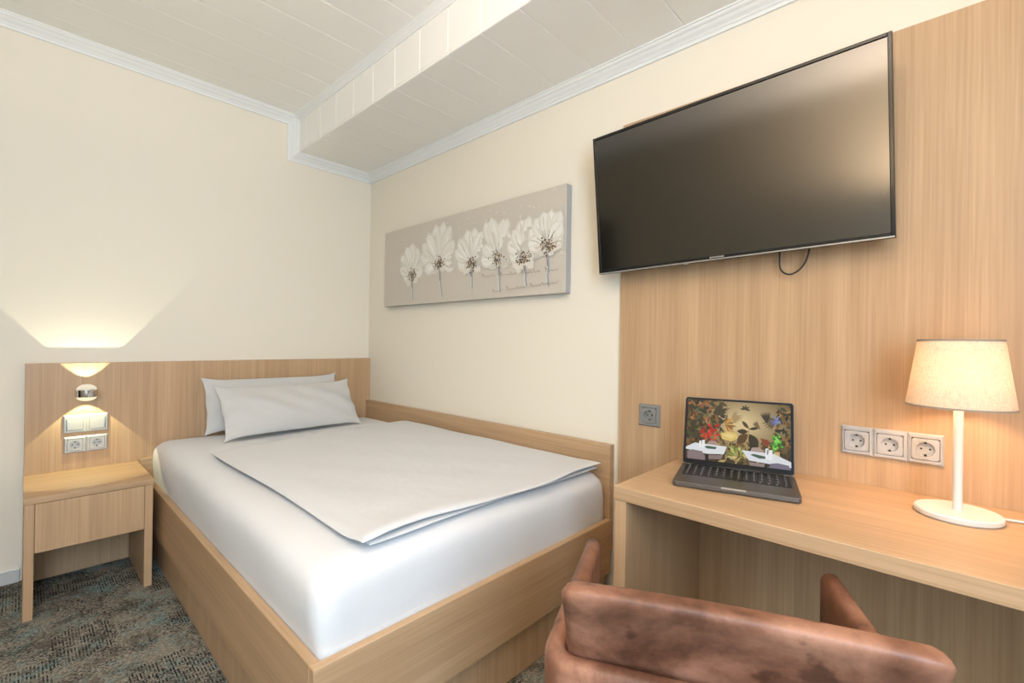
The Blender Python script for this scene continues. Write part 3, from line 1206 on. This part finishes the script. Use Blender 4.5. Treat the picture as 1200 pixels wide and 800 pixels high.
# local X = viewer's right, local Y = away from the viewer, origin front-left
tag(lp, 'open grey laptop showing a dining room photo on the desk', 'laptop')
LW, LD, LT = 0.3285, 0.2336, 0.0165
rounded = bmesh.new()


def rrect(w, d, r, n=6):
    pts = []
    for cx, cy, a0 in ((w - r, d - r, 0), (r, d - r, 90), (r, r, 180), (w - r, r, 270)):
        for i in range(n + 1):
            a = math.radians(a0 + 90 * i / n)
            pts.append((cx + r * math.cos(a), cy + r * math.sin(a)))
    return pts


def rslab(name, w, d, r, layers, mat, parent, xf=None):
    """stack of rounded rectangles: layers (inset, z)"""
    v, f = [], []
    n = None
    for ins, z in layers:
        p = rrect(w - 2 * ins, d - 2 * ins, max(r - ins, 0.0005))
        n = len(p)
        v += [Vector((a + ins, b + ins, z)) for a, b in p]
    if xf:
        v = [xf @ q for q in v]
    for i in range(len(layers) - 1):
        for k in range(n):
            j = (k + 1) % n
            f.append((i * n + k, i * n + j, (i + 1) * n + j, (i + 1) * n + k))
    f.append(tuple(range(n))[::-1])
    f.append(tuple(range((len(layers) - 1) * n, len(layers) * n)))
    return from_data(name, v, f, mat, parent)


base = rslab('base', LW, LD, 0.012, [(0.004, 0.001), (0.001, 0.003), (0, 0.006), (0, LT - 0.001), (0.001, LT)], M['grey_al'], lp)
lip = box('front_notch', (LW / 2 - 0.032, -0.0004, LT - 0.0045), (LW / 2 + 0.032, 0.004, LT + 0.0001), M['silver'], base, 0.0005)
box('keyboard_well', (0.016, 0.092, LT - 0.001), (LW - 0.016, LD - 0.014, LT + 0.0002), M['key'], base, 0)
kb = bmesh.new()
km = bmesh.new()
rows, cols_ = 6, 14
kw, kd = (LW - 0.036) / cols_, (LD - 0.015 - 0.094) / rows
for r_ in range(rows):
    widths = [1] * cols_ if r_ else [1, 1, 1, 1.1, 5.6, 1.1, 1, 1, 1.2]
    sc = cols_ / sum(widths)
    x = 0.018
    for wd_ in widths:
        ww_ = wd_ * sc * kw
        y = 0.093 + r_ * kd
        add_box(kb, (x + 0.0012, y + 0.0012, LT + 0.0002), (x + ww_ - 0.0012, y + kd - 0.0012, LT + 0.0014), 0.0004)
        if wd_ < 2:
            add_box(km, (x + ww_ / 2 - 0.0018, y + kd / 2 - 0.002, LT + 0.0014), (x + ww_ / 2 + 0.0018, y + kd / 2 + 0.002, LT + 0.00148))
        x += ww_
k_ = from_bm('keyboard', kb, M['key'], lp)
k_['kind'] = 'stuff'
from_bm('key_print', km, M['keymark'], k_)
box('trackpad', (LW / 2 - 0.066, 0.012, LT - 0.001), (LW / 2 + 0.066, 0.086, LT + 0.00025), plain('trackpad_grey', (0.135, 0.13, 0.125, 1), 0.35, metal=0.6), base, 0.0002)
TILT = 0.3151
LL = 0.2295
# lid frame: X right, Y up along the lid, Z toward the viewer
lidm = Matrix.Translation((0, LD - 0.003, LT + 0.001)) @ Matrix(((1, 0, 0, 0), (0, math.sin(TILT), -math.cos(TILT), 0), (0, math.cos(TILT), math.sin(TILT), 0), (0, 0, 0, 1)))
lid = rslab('lid', LW, LL, 0.010, [(0.001, -0.005), (0, -0.004), (0, -0.0006), (0.0006, 0)], M['grey_al'], lp, lidm)
rslab('screen_border', LW - 0.003, LL - 0.003, 0.009, [(0, 0.0001), (0, 0.0005)], M['lidblack'], lid, lidm @ Matrix.Translation((0.0015, 0.0015, 0)))
hg = tube('hinge', [(0.03, LD - 0.004, LT + 0.002), (LW - 0.03, LD - 0.004, LT + 0.002)], 0.004, M['blackmatt'], lp)

# picture on the display, drawn in a 965 x 590 field (x right, y down) as flat colour shapes
SX0, SX1, SY0, SY1 = 0.0095, LW - 0.0095, 0.017, LL - 0.0085


def disp(u, w, k):
    return tuple(lidm @ Vector((SX0 + (SX1 - SX0) * min(1, max(0, u)), SY1 - (SY1 - SY0) * min(1, max(0, w)), 0.0007 + k)))


class Screen(Decal):
    power, round = 1.0, 0.9

    def poly(self, pts, col):
        Decal.poly(self, [(x / 965.0, y / 590.0) for x, y in pts], col)


D = Screen(disp, 1.5e-6)
rnd = random.Random(11)


def C(r, g, b):
    return srgb(r, g, b)


D.poly([(0, 0), (965, 0), (965, 590), (0, 590)], C(66, 52, 32))
for i in range(24):     # pale golden clearing of the mural
    t = i / 24
    rx, ry = 430 * (1 - t) + 60, 330 * (1 - t) + 40
    col = [a + (b - a) * t for a, b in zip((104, 84, 54), (226, 202, 152))]
    cx, cy = 560 - 40 * t, 190 + 20 * t
    D.poly([(cx + rx * math.cos(a), cy + ry * math.sin(a)) for a in [6.2832 * q / 28 for q in range(28)]], C(*col))


def leaf(x, y, a, l, w, col):
    D.petal(x, y, math.pi - a, l, w, col)


def leaves(x0, y0, x1, y1, n, pal, l0, l1, w0, w1, seed):
    r = random.Random(seed)
    for _ in range(n):
        c = r.choice(pal)
        k = r.uniform(.75, 1.2)
        leaf(r.uniform(x0, x1), r.uniform(y0, y1), r.uniform(0, 6.28), r.uniform(l0, l1), r.uniform(w0, w1), C(*[min(255, q * k) for q in c]))


OL = [(58, 56, 30), (84, 70, 34), (38, 40, 26), (110, 84, 42), (130, 96, 48), (50, 62, 44)]
leaves(0, 0, 330, 250, 120, OL + [(64, 92, 70), (160, 92, 52), (40, 54, 42)], 35, 110, 14, 34, 1)
leaves(0, 250, 330, 450, 90, OL + [(140, 82, 36), (60, 66, 30)], 30, 90, 14, 34, 2)
leaves(850, 0, 965, 480, 90, OL + [(150, 108, 54), (94, 70, 30)], 30, 90, 12, 30, 3)
leaves(330, 380, 800, 520, 80, [(60, 46, 24), (96, 74, 36), (126, 98, 50), (40, 36, 22), (170, 136, 74)], 30, 80, 14, 30, 4)
leaves(0, 450, 965, 590, 60, [(60, 50, 30), (90, 72, 40), (44, 40, 28)], 30, 70, 12, 28, 5)
for k in range(16):      # dark palm fronds at the top
    leaf(250, 130, 0.6 + k * .075, rnd.uniform(120, 190), 13, C(64, 60, 44))
    leaf(840, 150, 3.6 + k * .10, rnd.uniform(70, 150), 11, C(104, 88, 60))
for k in range(12):
    leaf(430, 160, 0.5 + k * .18, rnd.uniform(60, 120), 12, C(170, 146, 100))
for k in range(14):      # golden bird-of-paradise leaves
    leaf(370, 235, 0.2 + k * .20, rnd.uniform(70, 130), 20, C(*rnd.choice([(206, 152, 72), (222, 178, 100), (150, 104, 56), (108, 84, 60)])))
for q in [(80, 130), (60, 180), (120, 50), (200, 190)]:
    for k in range(6):
        leaf(q[0], q[1], k * .9, 34, 17, C(*rnd.choice([(168, 104, 64), (140, 84, 50), (190, 134, 92), (90, 66, 40)])))
for k in range(30):      # red flower cluster
    leaf(rnd.uniform(170, 290), rnd.uniform(235, 390), rnd.uniform(0, 6.3), rnd.uniform(30, 62), rnd.uniform(18, 30), C(*rnd.choice([(206, 52, 38), (178, 34, 30), (224, 84, 52), (146, 30, 28)])))
for k in range(14):
    leaf(rnd.uniform(140, 200), rnd.uniform(330, 390), rnd.uniform(0, 6.3), rnd.uniform(20, 44), 16, C(*rnd.choice([(190, 84, 36), (92, 40, 26)])))
D.poly([(330, 320), (400, 296), (480, 305), (500, 345), (440, 385), (350, 372)], C(226, 196, 112))
D.poly([(350, 330), (420, 312), (470, 330), (430, 360)], C(238, 214, 140))
for x, y, a, l, w, c in ((595, 250, -.75, 95, 34, (78, 66, 40)), (595, 255, 1.35, 95, 28, (62, 54, 34)), (590, 280, -1.6, 105, 48, (66, 54, 32)), (600, 300, 2.6, 150, 86, (52, 42, 26)), (585, 300, 3.9, 140, 80, (92, 66, 36)), (590, 400, 1.9, 90, 40, (44, 40, 24)), (560, 400, 4.2, 120, 50, (120, 92, 50))):
    leaf(x, y, a, l, w, C(*c))
D.line([(600, 240), (590, 330), (560, 400), (590, 470)], 10, C(176, 146, 90))
for k in range(30):      # blue flower
    leaf(835, 150, rnd.uniform(0, 6.3), rnd.uniform(30, 62), 9, C(*rnd.choice([(112, 124, 176), (150, 160, 204), (84, 92, 140)])))
for k in range(8):
    leaf(760, 190, -.6 + k * .12, 120, 11, C(58, 52, 38))
    leaf(700, 250, 5.3 + k * .08, 90, 10, C(120, 100, 66))
for k in range(5):
    leaf(560, 70, -1.4 + k * .75, 48, 18, C(66, 60, 44))
for k in range(6):
    leaf(700, 330, 1.9 + k * .12, 100, 16, C(140, 66, 38))
for k in range(24):      # pale agave in the middle foreground
    leaf(490, 520, -1.75 + k * .15, rnd.uniform(85, 130), 15, C(*rnd.choice([(176, 176, 90), (136, 148, 66), (206, 204, 130), (96, 104, 44)])))
leaves(360, 520, 720, 590, 26, [(170, 150, 90), (196, 172, 112), (110, 92, 50)], 40, 90, 16, 26, 8)
for k in range(34):      # bright green pot plant
    leaf(rnd.uniform(800, 880), rnd.uniform(300, 420), rnd.uniform(0, 6.3), rnd.uniform(20, 42), rnd.uniform(14, 24), C(*rnd.choice([(72, 176, 40), (110, 208, 66), (40, 120, 30), (140, 224, 96)])))
D.poly([(820, 445), (870, 440), (866, 500), (824, 500)], C(206, 178, 116))
# chairs and tables of the pictured dining room
D.poly([(205, 430), (225, 400), (290, 396), (315, 425), (315, 460), (205, 460)], C(172, 146, 134))
D.poly([(610, 470), (625, 424), (690, 414), (725, 440), (735, 480), (640, 480)], C(178, 154, 142))
D.poly([(200, 520), (230, 520), (225, 590), (198, 590)], C(28, 26, 26))
D.poly([(735, 560), (765, 560), (765, 590), (735, 590)], C(28, 26, 26))
D.poly([(225, 535), (360, 525), (345, 565), (225, 575)], C(140, 120, 116))
D.poly([(600, 560), (740, 560), (735, 590), (610, 590)], C(150, 132, 128))
D.poly([(-2, 480), (85, 432), (395, 440), (370, 515), (205, 528), (-2, 500)], C(228, 230, 232))
D.poly([(535, 458), (820, 462), (965, 520), (965, 570), (780, 556), (600, 545)], C(226, 228, 232))
D.poly([(180, 462), (210, 450), (300, 455), (290, 475), (210, 478)], C(62, 92, 72))
D.poly([(610, 492), (640, 480), (740, 492), (770, 512), (690, 518)], C(70, 98, 82))
for x, y, w_, h_ in ((130, 410, 22, 62), (158, 400, 26, 70), (745, 420, 26, 95), (776, 432, 30, 90)):
    D.poly([(x, y), (x + w_, y - 4), (x + w_, y + h_), (x, y + h_)], C(244, 244, 246))
D.poly([(758, 430), (766, 429), (766, 475), (758, 475)], C(60, 84, 100))
D.poly([(20, 590), (15, 520), (60, 500), (160, 508), (190, 550), (192, 590)], C(136, 118, 120))
D.poly([(775, 590), (790, 552), (850, 540), (945, 552), (962, 590)], C(120, 112, 130))
sc_ = D.build('screen_picture', M['display'], lid)
sc_['label'] = 'glowing display with a jungle mural and white dining tables'

# ------------------------------------------------------------------ table lamp
tl = empty('table_lamp', (-0.182, -3.186, DZ))
tag(tl, 'white table lamp with lit linen shade on the desk', 'lamp')
lathe('lamp_base', [(0, 0.0005), (0.080, 0.0005), (0.083, 0.004), (0.083, 0.013), (0.080, 0.016), (0.0, 0.017)], M['white'], tl)
lathe('stem', [(0.0105, 0.016), (0.0095, 0.022), (0.0095, 0.300), (0.0, 0.300)], M['white'], tl, 24)
zb, zt, rb, rt = 0.274, 0.441, 0.1025, 0.0800
sh = lathe('lamp_shade', [(rb, zb), (rt, zt), (rt - 0.0012, zt), (rb - 0.0012, zb)], M['shade'], tl, 64, closed=True)
lathe('shade_binding', [(rb + 0.0006, zb - 0.001), (rb + 0.0003, zb + 0.0035), (rb - 0.002, zb + 0.0035), (rb - 0.002, zb - 0.001)], M['shade_rim'], sh, 64, closed=True)
lathe('shade_binding', [(rt + 0.0009, zt - 0.0035), (rt + 0.0006, zt + 0.001), (rt - 0.002, zt + 0.001), (rt - 0.002, zt - 0.0035)], M['shade_rim'], sh, 64, closed=True)
a = math.radians(-62)
seam = []
for t in (0.0, 1.0):
    r_ = rb + (rt - rb) * t + 0.0008
    for da in (-0.012, 0.012):
        seam.append((r_ * math.cos(a + da), r_ * math.sin(a + da), zb + (zt - zb) * t))
from_data('shade_seam', seam, [(0, 1, 3, 2)], M['shade'], sh)
lathe('added_light_stop', [(0, zt - 0.006), (rt - 0.0015, zt - 0.006)], M['shade'], sh, 48)  # disc added to keep the bulb's upward light off the wall panel
tube('shade_ring', [(-rb + 0.002, 0, zb + 0.02), (0, 0, zb + 0.035), (rb - 0.002, 0, zb + 0.02)], 0.0016, M['white'], tl)
l = bpy.data.lights.new('bulb_light', 'POINT')
l.energy = 3.3
l.color = (1.0, 0.66, 0.43)
l.shadow_soft_size = 0.022
lo_ = bpy.data.objects.new('bulb_light', l)
COL.objects.link(lo_)
lo_.parent = tl
lo_.location = (0, 0, 0.352)
tube('cord', [(0.032, -0.076, 0.006), (0.045, -0.11, 0.004), (0.06, -0.17, 0.004), (0.08, -0.30, 0.004), (0.12, -0.5, 0.004)], 0.0032, M['white'], tl)

# ------------------------------------------------------------------ armchair at the desk
ch = empty('armchair', (-0.885, -2.842, 0), math.radians(24.6))
tag(ch, 'brown suede leather armchair pushed up to the desk', 'chair')


def wrap():
    """U-shaped arm and back band: swept rounded section, arms forward (+X)"""
    path = []
    hw, xb, xf, r = 0.260, -0.228, 0.236, 0.042
    path.append((xf + 0.012, hw))
    path.append((xf, hw))
    for i in range(6):
        path.append((xf - (xf - xb - r) * (i + 1) / 6, hw))
    for i in range(1, 9):
        a = math.radians(90 + 90 * i / 8)
        path.append((xb + r + r * math.cos(a), hw - r + r * math.sin(a)))
    for i in range(1, 8):
        path.append((xb, (hw - r) * (1 - 2 * i / 8)))
    for i in range(0, 9):
        a = math.radians(180 + 90 * i / 8)
        path.append((xb + r + r * math.cos(a), -hw + r + r * math.sin(a)))
    for i in range(6):
        path.append((xb + r + (xf - xb - r) * (i + 1) / 6, -hw))
    path.append((xf + 0.012, -hw))
    th = 0.038
    z0, z1 = 0.36, 0.654
    sec = []
    k = 8
    for i in range(k + 1):
        a = math.pi * i / k
        sec.append((th / 2 * math.cos(a), z1 - th / 2 + th / 2 * math.sin(a)))
    for i in range(5):
        sec.append((-th / 2 * (1 + 0.06 * math.sin(math.pi * i / 5)), z1 - th / 2 - (z1 - z0 - th / 2) * (i + 1) / 5))
    for i in range(5):
        sec.append((th / 2, z0 + (z1 - z0 - th / 2) * i / 5))
    v, f = [], []
    n = len(sec)
    P = [Vector(p) for p in path]
    for i, p in enumerate(P):
        t = (P[min(i + 1, len(P) - 1)] - P[max(i - 1, 0)]).normalized()
        nrm = Vector((-t.y, t.x))
        # round off the front ends
        e = min(i, len(P) - 1 - i)
        s = 0.55 if e == 0 else 1.0
        dz = -0.008 if e == 0 else 0.0
        for a, z in sec:
            v.append((p.x + nrm.x * a * s, p.y + nrm.y * a * s, z + (dz if z > 0.6 else 0)))
    for i in range(len(P) - 1):
        for q in range(n):
            j = (q + 1) % n
            f.append((i * n + q, i * n + j, (i + 1) * n + j, (i + 1) * n + q))
    f.append(tuple(range(n)))
    f.append(tuple(range((len(P) - 1) * n, len(P) * n)))
    return from_data('arm_band', v, f, M['leather'], ch, True)


sharp(wrap().data, 50)


def back_warp(p):
    q = p.copy()
    t = (p.z - 0.44) / 0.34
    q.x -= 0.10 * max(0, t) ** 2
    q.x += 0.012 * (1 - (p.y / 0.24) ** 2)
    return q


rounded_block('backrest', (-0.178, -0.250, 0.44), (-0.124, 0.240, 0.782), 0.022, M['leather'], ch, (8, 30, 24), back_warp)
rounded_block('seat', (-0.125, -0.205, 0.37), (0.245, 0.205, 0.47), 0.03, M['leather'], ch, (20, 20, 8))
for sx in (-0.19, 0.20):
    for sy in (-0.19, 0.19):
        v, f = [], []
        for z, r in ((0.365, 0.020), (0.002, 0.011)):
            for k in range(16):
                a = 2 * math.pi * k / 16
                v.append((sx * (1.08 if z < 0.1 else 1) + r * math.cos(a), sy * (1.08 if z < 0.1 else 1) + r * math.sin(a), z))
        for k in range(16):
            f.append((k, (k + 1) % 16, 16 + (k + 1) % 16, 16 + k))
        f += [tuple(range(16)), tuple(range(16, 32))]
        from_data('leg', v, f, M['legwood'], ch, True)
